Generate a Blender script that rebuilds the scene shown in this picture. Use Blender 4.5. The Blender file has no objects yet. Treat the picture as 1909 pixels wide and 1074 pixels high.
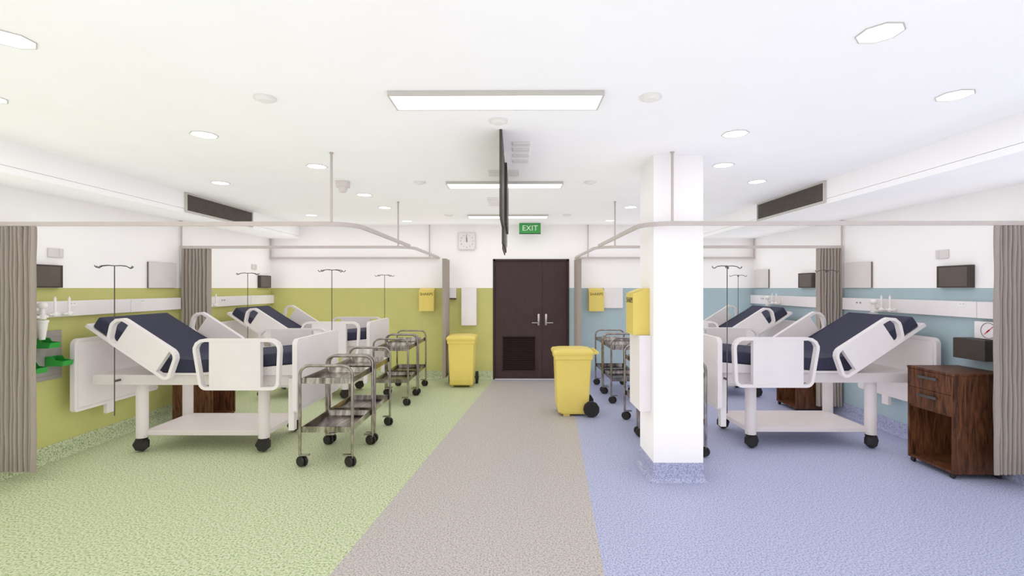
import bpy, bmesh, math, random
from mathutils import Vector, Matrix

SC = bpy.context.scene
COL = SC.collection
PI = math.pi
R = math.radians

# ------------------------------------------------------------------ camera
cam_d = bpy.data.cameras.new('camera')
cam = bpy.data.objects.new('camera', cam_d)
COL.objects.link(cam)
cam_d.sensor_width = 36.0
cam_d.lens = 36.0 * 900.0 / 1909.0
cam_d.clip_start = 0.05
cam.location = (0, 0, 1.6)
cam.rotation_euler = (R(90), 0, math.atan(5.5 / 900.0))
SC.camera = cam

# ------------------------------------------------------------------ world, exposure
world = bpy.data.worlds.new('world')
SC.world = world
world.use_nodes = True
bgn = world.node_tree.nodes['Background']
bgn.inputs[0].default_value = (0.97, 0.985, 1.0, 1)
bgn.inputs[1].default_value = 0.6
SC.cycles.use_fast_gi = True
SC.cycles.fast_gi_method = 'ADD'
world.light_settings.ao_factor = 0.62
world.light_settings.distance = 0.4
SC.cycles.max_bounces = 14
SC.cycles.diffuse_bounces = 9
SC.view_settings.view_transform = 'Standard'
SC.view_settings.look = 'None'
SC.view_settings.gamma = 1.0
SC.view_settings.use_curve_mapping = False
SC.view_settings.exposure = -0.44
PANEL_E = 4.0
SPOT_E = 3.2

# ------------------------------------------------------------------ materials
def srgb(r, g, b):
    def f(c):
        c /= 255.0
        return c / 12.92 if c <= 0.04045 else ((c + 0.055) / 1.055) ** 2.4
    return (f(r), f(g), f(b), 1)

def mat(name, col, rough=0.6, metal=0.0, spec=0.5, emit=None):
    m = bpy.data.materials.new(name)
    m.use_nodes = True
    b = m.node_tree.nodes['Principled BSDF']
    b.inputs['Base Color'].default_value = col
    b.inputs['Roughness'].default_value = rough
    b.inputs['Metallic'].default_value = metal
    b.inputs['Specular IOR Level'].default_value = spec
    if emit:
        b.inputs['Emission Color'].default_value = (0.97, 0.985, 1.0, 1)
        b.inputs['Emission Strength'].default_value = emit
    return m

def noisy(name, stops, scale, rough=0.7, detail=3.0, stretch=(1, 1, 1), bump=0.0, spec=0.4, metal=0.0, dist=0.0):
    m = mat(name, stops[0][1], rough, metal, spec)
    nt = m.node_tree
    N, L = nt.nodes, nt.links
    tc = N.new('ShaderNodeTexCoord')
    mp = N.new('ShaderNodeMapping')
    mp.inputs['Scale'].default_value = stretch
    nz = N.new('ShaderNodeTexNoise')
    nz.inputs['Scale'].default_value = scale
    nz.inputs['Detail'].default_value = detail
    nz.inputs['Distortion'].default_value = dist
    cr = N.new('ShaderNodeValToRGB')
    els = cr.color_ramp.elements
    els[0].position, els[0].color = stops[0]
    els[1].position, els[1].color = stops[1]
    for p, c in stops[2:]:
        e = els.new(p)
        e.color = c
    L.new(tc.outputs['Object'], mp.inputs[0])
    L.new(mp.outputs[0], nz.inputs['Vector'])
    L.new(nz.outputs['Fac'], cr.inputs[0])
    L.new(cr.outputs[0], N['Principled BSDF'].inputs['Base Color'])
    if bump:
        bp = N.new('ShaderNodeBump')
        bp.inputs['Strength'].default_value = bump
        bp.inputs['Distance'].default_value = 0.01
        L.new(nz.outputs['Fac'], bp.inputs['Height'])
        L.new(bp.outputs[0], N['Principled BSDF'].inputs['Normal'])
    return m

M = {}
M['ceil'] = noisy('ceiling_paint', [(0.3, srgb(239, 238, 239)), (0.7, srgb(241, 240, 241))], 3, 0.9)
M['white'] = noisy('white_wall_paint', [(0.3, srgb(236, 233, 233)), (0.7, srgb(238, 235, 235))], 3, 0.85)
M['gwall'] = noisy('green_wall_vinyl', [(0.3, srgb(180, 178, 111)), (0.7, srgb(184, 182, 115))], 5, 0.55)
M['bwall'] = noisy('blue_wall_vinyl', [(0.3, srgb(158, 176, 183)), (0.7, srgb(162, 180, 187))], 5, 0.55)
M['gfloor'] = noisy('green_speckled_vinyl', [(0.36, srgb(128, 146, 94)), (0.47, srgb(174, 182, 146)), (0.60, srgb(194, 200, 172))], 75, 0.55, 4, spec=0.3)
M['bfloor'] = noisy('blue_speckled_vinyl', [(0.36, srgb(126, 131, 168)), (0.47, srgb(157, 161, 188)), (0.60, srgb(178, 181, 204))], 95, 0.5, 4, spec=0.3)
M['hfloor'] = noisy('grey_speckled_vinyl', [(0.36, srgb(138, 131, 128)), (0.47, srgb(168, 161, 158)), (0.60, srgb(186, 180, 176))], 95, 0.5, 4, spec=0.3)
M['pale'] = noisy('pale_bounce_floor', [(0.36, srgb(200, 200, 202)), (0.6, srgb(212, 212, 214))], 60, 0.6)  # unseen floor behind the camera, made pale to bounce neutral light
M['bed'] = noisy('bed_plastic', [(0.3, srgb(212, 206, 206)), (0.7, srgb(216, 210, 210))], 6, 0.5)
M['bedmetal'] = noisy('bed_frame_paint', [(0.3, srgb(202, 195, 194)), (0.7, srgb(206, 199, 198))], 6, 0.45)
M['navy'] = noisy('navy_mattress_cover', [(0.3, srgb(47, 48, 67)), (0.7, srgb(53, 54, 73))], 60, 0.75, 4, (1, 12, 1), bump=0.1)
M['rubber'] = noisy('black_rubber', [(0.3, srgb(34, 31, 30)), (0.7, srgb(44, 41, 39))], 12, 0.5)
M['steel'] = noisy('brushed_stainless_steel', [(0.3, srgb(150, 142, 137)), (0.7, srgb(200, 193, 188))], 14, 0.13, 2, (1, 5, 1), metal=1.0)
M['shelf'] = noisy('stainless_painted_reflections', [(0.3, srgb(104, 96, 91)), (0.5, srgb(172, 165, 160)), (0.7, srgb(218, 212, 207))], 5, 0.24, 3, (4, 0.6, 1), metal=1.0, dist=0.6)  # dark and bright streaks paint reflections into the steel colour
M['track'] = noisy('track_aluminium', [(0.3, srgb(183, 174, 171)), (0.7, srgb(189, 180, 177))], 8, 0.5, metal=0.0)
M['curtain'] = noisy('taupe_curtain_cloth', [(0.3, srgb(150, 140, 132)), (0.7, srgb(155, 145, 137))], 40, 0.9, 3, (1, 1, 0.2), bump=0.04)
M['door'] = noisy('plum_door_laminate', [(0.3, srgb(58, 40, 43)), (0.7, srgb(64, 46, 49))], 20, 0.5, 3, (1, 1, 0.2))
M['doordark'] = noisy('plum_door_frame', [(0.3, srgb(48, 33, 36)), (0.7, srgb(54, 38, 41))], 20, 0.5)
M['yellow'] = noisy('yellow_plastic', [(0.3, srgb(212, 192, 102)), (0.7, srgb(216, 196, 106))], 6, 0.4)
M['grey'] = noisy('light_grey_plastic', [(0.3, srgb(206, 200, 198)), (0.7, srgb(210, 204, 202))], 6, 0.6)
M['disp'] = noisy('dispenser_plastic', [(0.3, srgb(220, 215, 216)), (0.7, srgb(224, 219, 220))], 6, 0.45)
M['dgrey'] = noisy('grey_storage_board', [(0.3, srgb(146, 140, 136)), (0.7, srgb(152, 146, 142))], 8, 0.6)
M['edge'] = noisy('dark_panel_edge', [(0.3, srgb(112, 106, 103)), (0.7, srgb(118, 112, 109))], 8, 0.6)
M['black'] = noisy('dark_brown_plastic', [(0.3, srgb(62, 55, 51)), (0.7, srgb(68, 61, 56))], 8, 0.5)
M['screen'] = noisy('monitor_screen', [(0.3, srgb(88, 79, 73)), (0.7, srgb(93, 84, 78))], 8, 0.35)
M['tv'] = noisy('television_plastic', [(0.3, srgb(66, 60, 55)), (0.7, srgb(74, 67, 61))], 8, 0.5)
M['green'] = noisy('green_bin_plastic', [(0.3, srgb(46, 142, 58)), (0.7, srgb(52, 152, 64))], 8, 0.4)
M['exit'] = noisy('exit_sign_green', [(0.3, srgb(66, 150, 78)), (0.7, srgb(70, 156, 82))], 8, 0.5)
M['exitletter'] = mat('exit_letter_white', srgb(225, 240, 222), 0.6)
M['ink'] = noisy('dark_ink', [(0.3, srgb(52, 48, 44)), (0.7, srgb(58, 54, 50))], 8, 0.7)
M['red'] = noisy('red_needle_paint', [(0.3, srgb(190, 30, 34)), (0.7, srgb(200, 36, 40))], 8, 0.5)
M['cyan'] = noisy('pale_cyan_socket', [(0.3, srgb(150, 190, 186)), (0.7, srgb(156, 196, 192))], 8, 0.5)
M['fitting'] = noisy('fitting_plastic', [(0.3, srgb(224, 220, 217)), (0.7, srgb(230, 226, 223))], 8, 0.35)
M['wood'] = noisy('dark_walnut', [(0.30, srgb(46, 27, 17)), (0.5, srgb(84, 52, 33)), (0.68, srgb(106, 68, 44))], 5, 0.45, 6, (7, 7, 0.9), dist=1.2, spec=0.3)
M['pull'] = noisy('gunmetal_pull', [(0.3, srgb(92, 88, 85)), (0.7, srgb(100, 96, 93))], 8, 0.35, metal=0.6)
M['glow'] = mat('lamp_diffuser', (1, 1, 1, 1), 0.5, emit=PANEL_E)
M['spotglow'] = mat('downlight_lens', (1, 1, 1, 1), 0.5, emit=SPOT_E)
M['lampframe'] = noisy('lamp_frame_grey', [(0.3, srgb(188, 184, 178)), (0.7, srgb(194, 190, 184))], 8, 0.6)
M['vent'] = noisy('vent_paint', [(0.3, srgb(222, 219, 216)), (0.7, srgb(226, 223, 220))], 8, 0.7)
M['grille'] = noisy('grille_slat_paint', [(0.3, srgb(120, 112, 106)), (0.7, srgb(128, 120, 114))], 8, 0.6)
M['grilledark'] = noisy('flat_dark_brown', [(0.3, srgb(52, 47, 44)), (0.7, srgb(58, 53, 50))], 8, 0.8)
M['chrome'] = mat('door_chrome', srgb(210, 206, 202), 0.25, 1.0)

# ------------------------------------------------------------------ mesh helpers
def new():
    return bmesh.new()

def box(bm, x0, x1, y0, y1, z0, z1, bev=0.0, seg=2, mtx=None):
    vs = [bm.verts.new(p) for p in [(x0, y0, z0), (x1, y0, z0), (x1, y1, z0), (x0, y1, z0),
                                    (x0, y0, z1), (x1, y0, z1), (x1, y1, z1), (x0, y1, z1)]]
    fs = [bm.faces.new([vs[i] for i in f]) for f in
          [(3, 2, 1, 0), (4, 5, 6, 7), (0, 1, 5, 4), (1, 2, 6, 5), (2, 3, 7, 6), (3, 0, 4, 7)]]
    if bev > 0:
        es = list({e for f in fs for e in f.edges})
        r = bmesh.ops.bevel(bm, geom=es, offset=bev, segments=seg, affect='EDGES', profile=0.5)
        vs = [v for v in r['verts']] + [v for v in vs if v.is_valid]
        vs = list(set(vs))
    if mtx is not None:
        for v in vs:
            v.co = mtx @ v.co
    return vs

def prism(bm, pts, d0, d1, axis='y', inner=None):
    """polygon pts (a,b) extruded along axis. y:(a,b)=(x,z)  x:(a,b)=(y,z)  z:(a,b)=(x,y); inner = hole outline with same count"""
    def P(a, b, d):
        return {'y': (a, d, b), 'x': (d, a, b), 'z': (a, b, d)}[axis]
    n = len(pts)
    A = [bm.verts.new(P(a, b, d0)) for a, b in pts]
    B = [bm.verts.new(P(a, b, d1)) for a, b in pts]
    for i in range(n):
        j = (i + 1) % n
        bm.faces.new([A[i], A[j], B[j], B[i]])
    if inner is None:
        bm.faces.new(A[::-1])
        bm.faces.new(B)
        return A + B
    C = [bm.verts.new(P(a, b, d0)) for a, b in inner]
    D = [bm.verts.new(P(a, b, d1)) for a, b in inner]
    for i in range(n):
        j = (i + 1) % n
        bm.faces.new([C[j], C[i], D[i], D[j]])
        bm.faces.new([A[j], A[i], C[i], C[j]])
        bm.faces.new([B[i], B[j], D[j], D[i]])
    return A + B + C + D

def rpoly(pts, rad, seg=4):
    """convex polygon with rounded corners"""
    out = []
    n = len(pts)
    for i in range(n):
        p0, p, p1 = Vector(pts[i - 1]), Vector(pts[i]), Vector(pts[(i + 1) % n])
        r = rad[i] if isinstance(rad, (list, tuple)) else rad
        d0 = (p0 - p).normalized()
        d1 = (p1 - p).normalized()
        ang = d0.angle(d1)
        t = r / math.tan(ang / 2)
        c = p + (d0 + d1).normalized() * (r / math.sin(ang / 2))
        a = p + d0 * t - c
        b = p + d1 * t - c
        for k in range(seg + 1):
            v = a.lerp(b, k / seg)
            v = v.normalized() * r if r > 1e-6 else a
            out.append((c.x + v.x, c.y + v.y))
    return out

def inset(pts, d):
    """offset a convex polygon inward, same count"""
    n = len(pts)
    area = sum(pts[i][0] * pts[(i + 1) % n][1] - pts[(i + 1) % n][0] * pts[i][1] for i in range(n))
    s = 1 if area > 0 else -1
    out = []
    for i in range(n):
        p0, p, p1 = Vector(pts[i - 1]), Vector(pts[i]), Vector(pts[(i + 1) % n])
        e0, e1 = (p - p0).normalized(), (p1 - p).normalized()
        n0 = Vector((-e0.y, e0.x)) * s
        n1 = Vector((-e1.y, e1.x)) * s
        m = (n0 + n1).normalized()
        k = d / max(0.3, m.dot(n0))
        out.append((p.x + m.x * k, p.y + m.y * k))
    return out

def cyl(bm, c, r, h, axis='z', n=20, r2=None):
    r2 = r if r2 is None else r2
    def P(a, b, d):
        return {'z': (c[0] + a, c[1] + b, c[2] + d), 'y': (c[0] + a, c[1] + d, c[2] + b), 'x': (c[0] + d, c[1] + a, c[2] + b)}[axis]
    A = [bm.verts.new(P(r * math.cos(2 * PI * (i + .5) / n), r * math.sin(2 * PI * (i + .5) / n), 0)) for i in range(n)]
    B = [bm.verts.new(P(r2 * math.cos(2 * PI * (i + .5) / n), r2 * math.sin(2 * PI * (i + .5) / n), h)) for i in range(n)]
    for i in range(n):
        j = (i + 1) % n
        bm.faces.new([A[i], A[j], B[j], B[i]])
    bm.faces.new(A[::-1])
    bm.faces.new(B)
    return A + B

def tube(bm, path, r, n=10, closed=False):
    path = [Vector(p) for p in path]
    rings = []
    m = len(path)
    prev = None
    for i, p in enumerate(path):
        if closed:
            t = (path[(i + 1) % m] - path[i - 1]).normalized()
        else:
            a = path[max(i - 1, 0)]
            b = path[min(i + 1, m - 1)]
            t = (b - a).normalized()
        if prev is None:
            up = Vector((0, 0, 1)) if abs(t.z) < 0.9 else Vector((0, 1, 0))
            u = t.cross(up).normalized()
        else:
            u = (prev - t * prev.dot(t)).normalized()
        prev = u
        w = t.cross(u)
        rings.append([bm.verts.new(p + (u * math.cos(2 * PI * k / n) + w * math.sin(2 * PI * k / n)) * r) for k in range(n)])
    for i in range(m if closed else m - 1):
        a, b = rings[i], rings[(i + 1) % m]
        for k in range(n):
            l = (k + 1) % n
            bm.faces.new([a[k], a[l], b[l], b[k]])
    if not closed:
        bm.faces.new(rings[0][::-1])
        bm.faces.new(rings[-1])

def arc(c, r, a0, a1, seg, plane='xz', d=0.0):
    out = []
    for k in range(seg + 1):
        a = R(a0 + (a1 - a0) * k / seg)
        p, q = c[0] + r * math.cos(a), c[1] + r * math.sin(a)
        out.append({'xz': (p, d, q), 'xy': (p, q, d), 'yz': (d, p, q)}[plane])
    return out

def sphere(bm, c, r, sx=1, sy=1, sz=1, n=16):
    mtx = Matrix.Translation(c) @ Matrix.Diagonal((r * sx, r * sy, r * sz, 1))
    bmesh.ops.create_uvsphere(bm, u_segments=n, v_segments=n // 2, radius=1.0, matrix=mtx)

def obj(name, bm, m, parent=None, loc=None, smooth=False, label=None):
    bmesh.ops.recalc_face_normals(bm, faces=bm.faces)
    me = bpy.data.meshes.new(name)
    bm.to_mesh(me)
    bm.free()
    for mm in (m if isinstance(m, (list, tuple)) else [m]):
        me.materials.append(mm)
    o = bpy.data.objects.new(name, me)
    COL.objects.link(o)
    if smooth:
        for p in me.polygons:
            p.use_smooth = True
        try:
            me.set_sharp_from_angle(angle=R(38))
        except Exception:
            pass
    if parent:
        o.parent = parent
    if loc:
        o.location = loc
    if label:
        o['label'] = label
    return o

def tag(o, label, cat, group=None, kind=None):
    o['label'] = label
    o['category'] = cat
    if group:
        o['group'] = group
    if kind:
        o['kind'] = kind
    return o

def thing(name, label, cat, loc=(0, 0, 0), rz=0.0, group=None):
    o = bpy.data.objects.new(name, None)
    o.empty_display_size = 0.1
    COL.objects.link(o)
    o.location = loc
    o.rotation_euler = (0, 0, rz)
    return tag(o, label, cat, group)

def struct(o):
    o['kind'] = 'structure'
    return o

def dup(root, loc, rz=None, label=None, group=None):
    r = root.copy()
    COL.objects.link(r)
    r.location = loc
    if rz is not None:
        r.rotation_euler = (0, 0, rz)
    if label:
        r['label'] = label
    if group:
        r['group'] = group
    def rec(src, dst):
        for ch in list(src.children):
            c = ch.copy()
            COL.objects.link(c)
            c.parent = dst
            rec(ch, c)
    rec(root, r)
    return r

def text_mesh(name, s, size, m, parent, loc, rot, extrude=0.0015, label=None, align='CENTER', space=1.0):
    cu = bpy.data.curves.new(name, 'FONT')
    cu.body = s
    cu.size = size
    cu.extrude = extrude
    cu.align_x = align
    cu.align_y = 'CENTER'
    cu.space_character = space
    t = bpy.data.objects.new(name + '_curve', cu)
    COL.objects.link(t)
    dg = bpy.context.evaluated_depsgraph_get()
    me = bpy.data.meshes.new_from_object(t.evaluated_get(dg))
    bpy.data.objects.remove(t)
    me.name = name
    me.materials.clear()
    me.materials.append(m)
    o = bpy.data.objects.new(name, me)
    COL.objects.link(o)
    o.parent = parent
    o.location = loc
    o.rotation_euler = rot
    if label:
        o['label'] = label
    return o

# ------------------------------------------------------------------ room dimensions (metres)
XL, XR = -4.29, 4.17            # side walls
YF, YB = -7.5, 8.47             # rear end (behind camera), far wall
ZC, ZS, ZD = 2.70, 2.46, 1.60   # ceiling, bulkhead soffit, top of the coloured dado
SL, SR = -3.79, 3.18            # bulkhead faces
DX0, DX1, DZ = -0.385, 0.948, 2.107

# floor: green / grey / blue zones, plus unseen pale rear added for bounce
def gx0(y): return -1.034 + (y - 2.68) * (0.650 / 5.74)
def gx1(y): return 0.498 + (y - 2.68) * 0.0760
bm = new()
ys = [YF, 0.8, 8.34, YB]
rows = []
for y in ys:
    rows.append([bm.verts.new((x, y, 0)) for x in (XL - .02, gx0(y), gx1(y), XR + .02)])
for j in range(3):
    for i in range(3):
        f = bm.faces.new([rows[j][i], rows[j][i + 1], rows[j + 1][i + 1], rows[j + 1][i]])
        f.material_index = 3 if j == 0 else (2 if j == 2 and i == 1 else i)
low = []
g = bmesh.ops.extrude_face_region(bm, geom=list(bm.faces))
for v in [e for e in g['geom'] if isinstance(e, bmesh.types.BMVert)]:
    v.co.z = -0.05
struct(obj('floor', bm, [M['gfloor'], M['hfloor'], M['bfloor'], M['pale']]))

bm = new(); box(bm, XL - .1, XR + .1, YF, YB + .1, ZC, ZC + .1)
struct(obj('ceiling', bm, M['ceil']))

def two_tone(name, quads_fn, colour):
    bm2 = new()
    quads_fn(bm2)
    for f in bm2.faces:
        c = f.calc_center_median()
        f.material_index = 0 if c.z < ZD and c.y > 0 else 1  # unseen rear walls stay white all the way down, for neutral bounce
    return struct(obj(name, bm2, [colour, M['white']]))

two_tone('wall_left', lambda b: (box(b, XL - .1, XL, YF, .8, 0, ZD), box(b, XL - .1, XL, .8, YB, 0, ZD), box(b, XL - .1, XL, YF, YB, ZD, ZC)), M['gwall'])
two_tone('wall_right', lambda b: (box(b, XR, XR + .1, YF, .8, 0, ZD), box(b, XR, XR + .1, .8, YB, 0, ZD), box(b, XR, XR + .1, YF, YB, ZD, ZC)), M['bwall'])

bm = new()
box(bm, XL - .1, DX0, YB, YB + .1, 0, ZD); n1 = len(bm.faces)
box(bm, DX1, XR + .1, YB, YB + .1, 0, ZD); n2 = len(bm.faces)
box(bm, XL - .1, DX0, YB, YB + .1, ZD, ZC)
box(bm, DX1, XR + .1, YB, YB + .1, ZD, ZC)
box(bm, DX0, DX1, YB, YB + .1, DZ, ZC)
bm.faces.ensure_lookup_table()
for i, f in enumerate(bm.faces):
    f.material_index = 0 if i < n1 else (1 if i < n2 else 2)
struct(obj('wall_back', bm, [M['gwall'], M['bwall'], M['white']]))

# made-up open rear end behind the camera, added to let daylight in
bm = new()
box(bm, XL - .1, XR + .1, YF - .1, YF, 2.62, ZC + .1)
for x in (XL - .05, -1.9, .0, 1.8, XR + .05):
    box(bm, x - .04, x + .04, YF - .1, YF, 0, 2.62)
struct(obj('wall_added_open_end', bm, M['white']))

# bulkheads along both side walls with a shadow joint
def bulkhead(name, xw, xf):
    s = 1 if xf > xw else -1
    bm2 = new()
    zj = 2.512
    box(bm2, min(xw, xf), max(xw, xf), YF, YB, ZS, zj - .002)
    box(bm2, min(xw, xf), max(xw, xf), YF, YB, zj + .002, ZC)
    box(bm2, min(xw, xf - s * .012), max(xw, xf - s * .012), YF, YB, zj - .003, zj + .003)
    return struct(obj(name, bm2, M['ceil']))
bulkhead('trim_1', XL, SL)
bulkhead('trim_2', XR, SR)

# coved skirtings: floor vinyl turned up the wall
def cove(name, p0, p1, nrm, m):
    """profile swept from p0 to p1, nrm points into the room"""
    prof = [(0.0, 0.15), (0.006, 0.15), (0.007, 0.05), (0.013, 0.026), (0.026, 0.010), (0.045, 0.001), (0.0, 0.001)]
    bm2 = new()
    A, B = [], []
    for d, z in prof:
        A.append(bm2.verts.new((p0[0] + nrm[0] * d, p0[1] + nrm[1] * d, z)))
        B.append(bm2.verts.new((p1[0] + nrm[0] * d, p1[1] + nrm[1] * d, z)))
    n = len(prof)
    for i in range(n):
        j = (i + 1) % n
        bm2.faces.new([A[i], A[j], B[j], B[i]])
    bm2.faces.new(A); bm2.faces.new(B[::-1])
    return struct(obj(name, bm2, m))
cove('baseboard_left', (XL, YF), (XL, YB), (1, 0), M['gfloor'])
cove('baseboard_right', (XR, YF), (XR, YB), (-1, 0), M['bfloor'])
cove('baseboard_back', (XL, YB), (DX0, YB), (0, -1), M['gfloor'])
cove('baseboard_back', (DX1, YB), (XR, YB), (0, -1), M['bfloor'])

# pillar with its own coved skirting
PX0, PX1, PY0, PY1 = 1.147, 1.556, 4.0, 4.43
bm = new(); box(bm, PX0, PX1, PY0, PY1, 0.0, ZC)
pil = struct(obj('pillar', bm, M['white']))
bm = new()
prof = [(0.002, 0.155), (0.004, 0.06), (0.010, 0.028), (0.024, 0.010), (0.042, 0.0005)]
rings = []
for d, z in prof:
    rings.append([bm.verts.new(p) for p in [(PX0 - d, PY0 - d, z), (PX1 + d, PY0 - d, z), (PX1 + d, PY1 + d, z), (PX0 - d, PY1 + d, z)]])
for a, b in zip(rings, rings[1:]):
    for k in range(4):
        bm.faces.new([a[k], a[(k + 1) % 4], b[(k + 1) % 4], b[k]])
bm.faces.new(rings[0])
obj('skirting', bm, M['bfloor'], pil)

# ------------------------------------------------------------------ door
door = bpy.data.objects.new('door_1', None); COL.objects.link(door)
door.location = (0, YB, 0); door['kind'] = 'structure'
bm = new()
fw = .035
box(bm, DX0, DX0 + fw, -.012, .1, 0, DZ); box(bm, DX1 - fw, DX1, -.012, .1, 0, DZ)
box(bm, DX0, DX1, -.012, .1, DZ - fw, DZ)
box(bm, DX0, DX1, .055, .1, 0, DZ)  # added backing sheet, stops light leaking through the leaf gaps
obj('door_frame', bm, M['doordark'], door)
SPLIT = .479
lx0, lx1 = DX0 + fw + .003, DX1 - fw - .003
# wide leaf built around its louvre opening
LX0, LX1, LZ0, LZ1 = -.216, .357, .145, .745
leaf = None
bm = new()
z0, z1 = .014, DZ - fw - .003
box(bm, lx0, LX0, .01, .05, z0, z1); box(bm, LX1, SPLIT - .002, .01, .05, z0, z1)
box(bm, LX0, LX1, .01, .05, z0, LZ0); box(bm, LX0, LX1, .01, .05, LZ1, z1)
leaf = obj('door_leaf', bm, M['door'], door)
bm = new()
box(bm, LX0, LX1, .045, .05, LZ0, LZ1)
n = 19
for i in range(n):
    z = LZ0 + (i + .5) * (LZ1 - LZ0) / n
    prism(bm, [(.012, z - .012), (.016, z - .014), (.044, z + .008), (.040, z + .011)], LX0, LX1, 'x')
for a, b2, c, d in ((LX0 - .012, LX0 + .006, LZ0 - .012, LZ1 + .012), (LX1 - .006, LX1 + .012, LZ0 - .012, LZ1 + .012),
                    (LX0, LX1, LZ0 - .012, LZ0 + .004), (LX0, LX1, LZ1 - .004, LZ1 + .012)):
    box(bm, a, b2, .004, .014, c, d)
obj('louvre', bm, M['doordark'], leaf)
bm = new(); box(bm, SPLIT + .002, lx1, .01, .05, z0, z1)
leaf2 = obj('door_leaf', bm, M['door'], door)
for lf, xh, s in ((leaf, SPLIT - .063, -1), (leaf2, SPLIT + .067, 1)):
    bm = new()
    box(bm, xh - .018, xh + .018, .003, .012, .945, 1.145, .003)
    tube(bm, [(xh, .01, .992), (xh, -.045, .992), (xh + s * .012, -.05, .992), (xh + s * .12, -.05, .992)], .010, 10)
    obj('door_handle', bm, M['chrome'], lf, smooth=True)
bm = new(); box(bm, DX0 + fw, DX1 - fw, -.03, .06, .0, .008)
struct(obj('trim_3', bm, M['disp'], None, (0, YB, 0)))

# ------------------------------------------------------------------ ceiling lights
def panel_light(y, label):
    t = thing('ceiling_panel_light', label, 'ceiling light', (-.107, y, ZC), 0, 'long light panels down the centre of the ceiling')
    bm2 = new()
    w, d, h, f = .605, .115, .028, .010
    box(bm2, -w, w, -d, -d + f, -h, -.0005); box(bm2, -w, w, d - f, d, -h, -.0005)
    box(bm2, -w, -w + f, -d + f, d - f, -h, -.0005); box(bm2, w - f, w, -d + f, d - f, -h, -.0005)
    obj('frame', bm2, M['lampframe'], t)
    bm2 = new(); box(bm2, -w + f, w - f, -d + f, d - f, -h + .003, -h + .008)
    obj('diffuser', bm2, M['glow'], t)
    return t
panel_light(2.80, 'long white light panel nearest the camera, the largest in view')
panel_light(5.09, 'long white ceiling light panel crossing behind the hanging television, middle of three')
panel_light(7.33, 'farthest and smallest long light panel, above the exit sign')
panel_light(.4, 'added white ceiling light panel overhead, unseen behind the nearest one in view')  # extra panel out of view, added to light the room
for y_ in (-1.9, -4.8):  # unseen rear panels, added for more light in the ward
    panel_light(y_, 'added white ceiling light panel in the unseen rear of the ward')

def downlight(x, y, label, proto=[None]):
    g2 = 'round recessed downlights'
    if proto[0] is None:
        t = thing('downlight', label, 'ceiling light', (x, y, ZC), 0, g2)
        n = 8
        o1 = [(.092 * math.cos(2 * PI * (i + .5) / n), .092 * math.sin(2 * PI * (i + .5) / n)) for i in range(n)]
        i1 = [(a * .93, b * .93) for a, b in o1]
        bm2 = new(); prism(bm2, o1, -.004, -.0005, 'z', inner=i1)
        obj('trim_ring', bm2, M['lampframe'], t)
        bm2 = new(); prism(bm2, i1, -.003, -.0008, 'z')
        obj('lens', bm2, M['spotglow'], t)
        proto[0] = t
        return t
    return dup(proto[0], (x, y, ZC), None, label, g2)
for x, y, lab in [
    (1.573, 2.09, 'large downlight at the upper right, nearest the camera on that side'),
    (2.51, 2.77, 'downlight high at the far right, second nearest on the right half'),
    (1.57, 3.45, 'downlight just right of the pillar top, uppermost of the cluster beside it'),
    (1.864, 4.33, 'downlight beside the pillar head, directly under the brightest one there'),
    (2.50, 5.00, 'downlight between the pillar and the right-hand air grille'),
    (1.57, 6.57, 'small downlight left of the pillar, right of the thin ceiling rod'),
    (1.555, 7.87, 'tiny downlight on the right above the far curtain track, deepest in the room there'),
    (-2.23, 2.12, 'large downlight cut by the upper left edge of the view'),
    (-3.05, 2.77, 'downlight barely showing at the left edge above the bulkhead line'),
    (-2.23, 3.45, 'downlight in the left ceiling, nearest above the left-hand air grille'),
    (-3.08, 5.03, 'downlight right above the left-hand air grille frame'),
    (-1.79, 4.35, 'downlight touching the tallest left curtain rod on its left'),
    (-1.776, 5.68, 'downlight just right of and below the grey ceiling camera'),
    (-1.78, 6.59, 'downlight left of the middle left curtain rod'),
    (-3.07, 7.26, 'small downlight low on the left just above the front curtain track'),
    (-1.77, 7.91, 'tiny downlight above the left curtain tracks, deepest on that side')]:
    downlight(x, y, lab)
for x, y in [(1.57, .6), (-2.2, .6), (2.5, -1.2), (-3.0, -1.2)]:  # extra downlights out of view, added to brighten the ward
    downlight(x, y, 'added unseen downlight in the ceiling behind the viewpoint')

def speaker(x, y, label, proto=[None]):
    if proto[0] is None:
        t = thing('ceiling_speaker', label, 'ceiling speaker', (x, y, ZC), 0, 'round grey ceiling discs')
        bm2 = new()
        cyl(bm2, (0, 0, -.010), .062, .0095, 'z', 24)
        obj('rim', bm2, M['vent'], t)
        bm2 = new(); cyl(bm2, (0, 0, -.022), .036, .012, 'z', 24, .054)
        obj('cover', bm2, M['vent'], t)
        proto[0] = t
        return t
    return dup(proto[0], (x, y, ZC), None, label)
for x, y, lab in [
    (-1.444, 2.78, 'pale grey ceiling disc to the left of the nearest light panel'),
    (.78, 2.78, 'pale grey ceiling disc to the right of the nearest light panel'),
    (-.11, 3.17, 'pale grey ceiling disc between the nearest light panel and the television'),
    (-.99, 5.01, 'pale grey ceiling disc left of the middle light panel'),
    (.78, 5.01, 'pale grey ceiling disc right of the middle light panel'),
    (-1.0, 7.27, 'small grey ceiling disc left of the farthest light panel'),
    (.78, 7.26, 'small grey ceiling disc right of the farthest light panel')]:
    speaker(x, y, lab)

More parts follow.
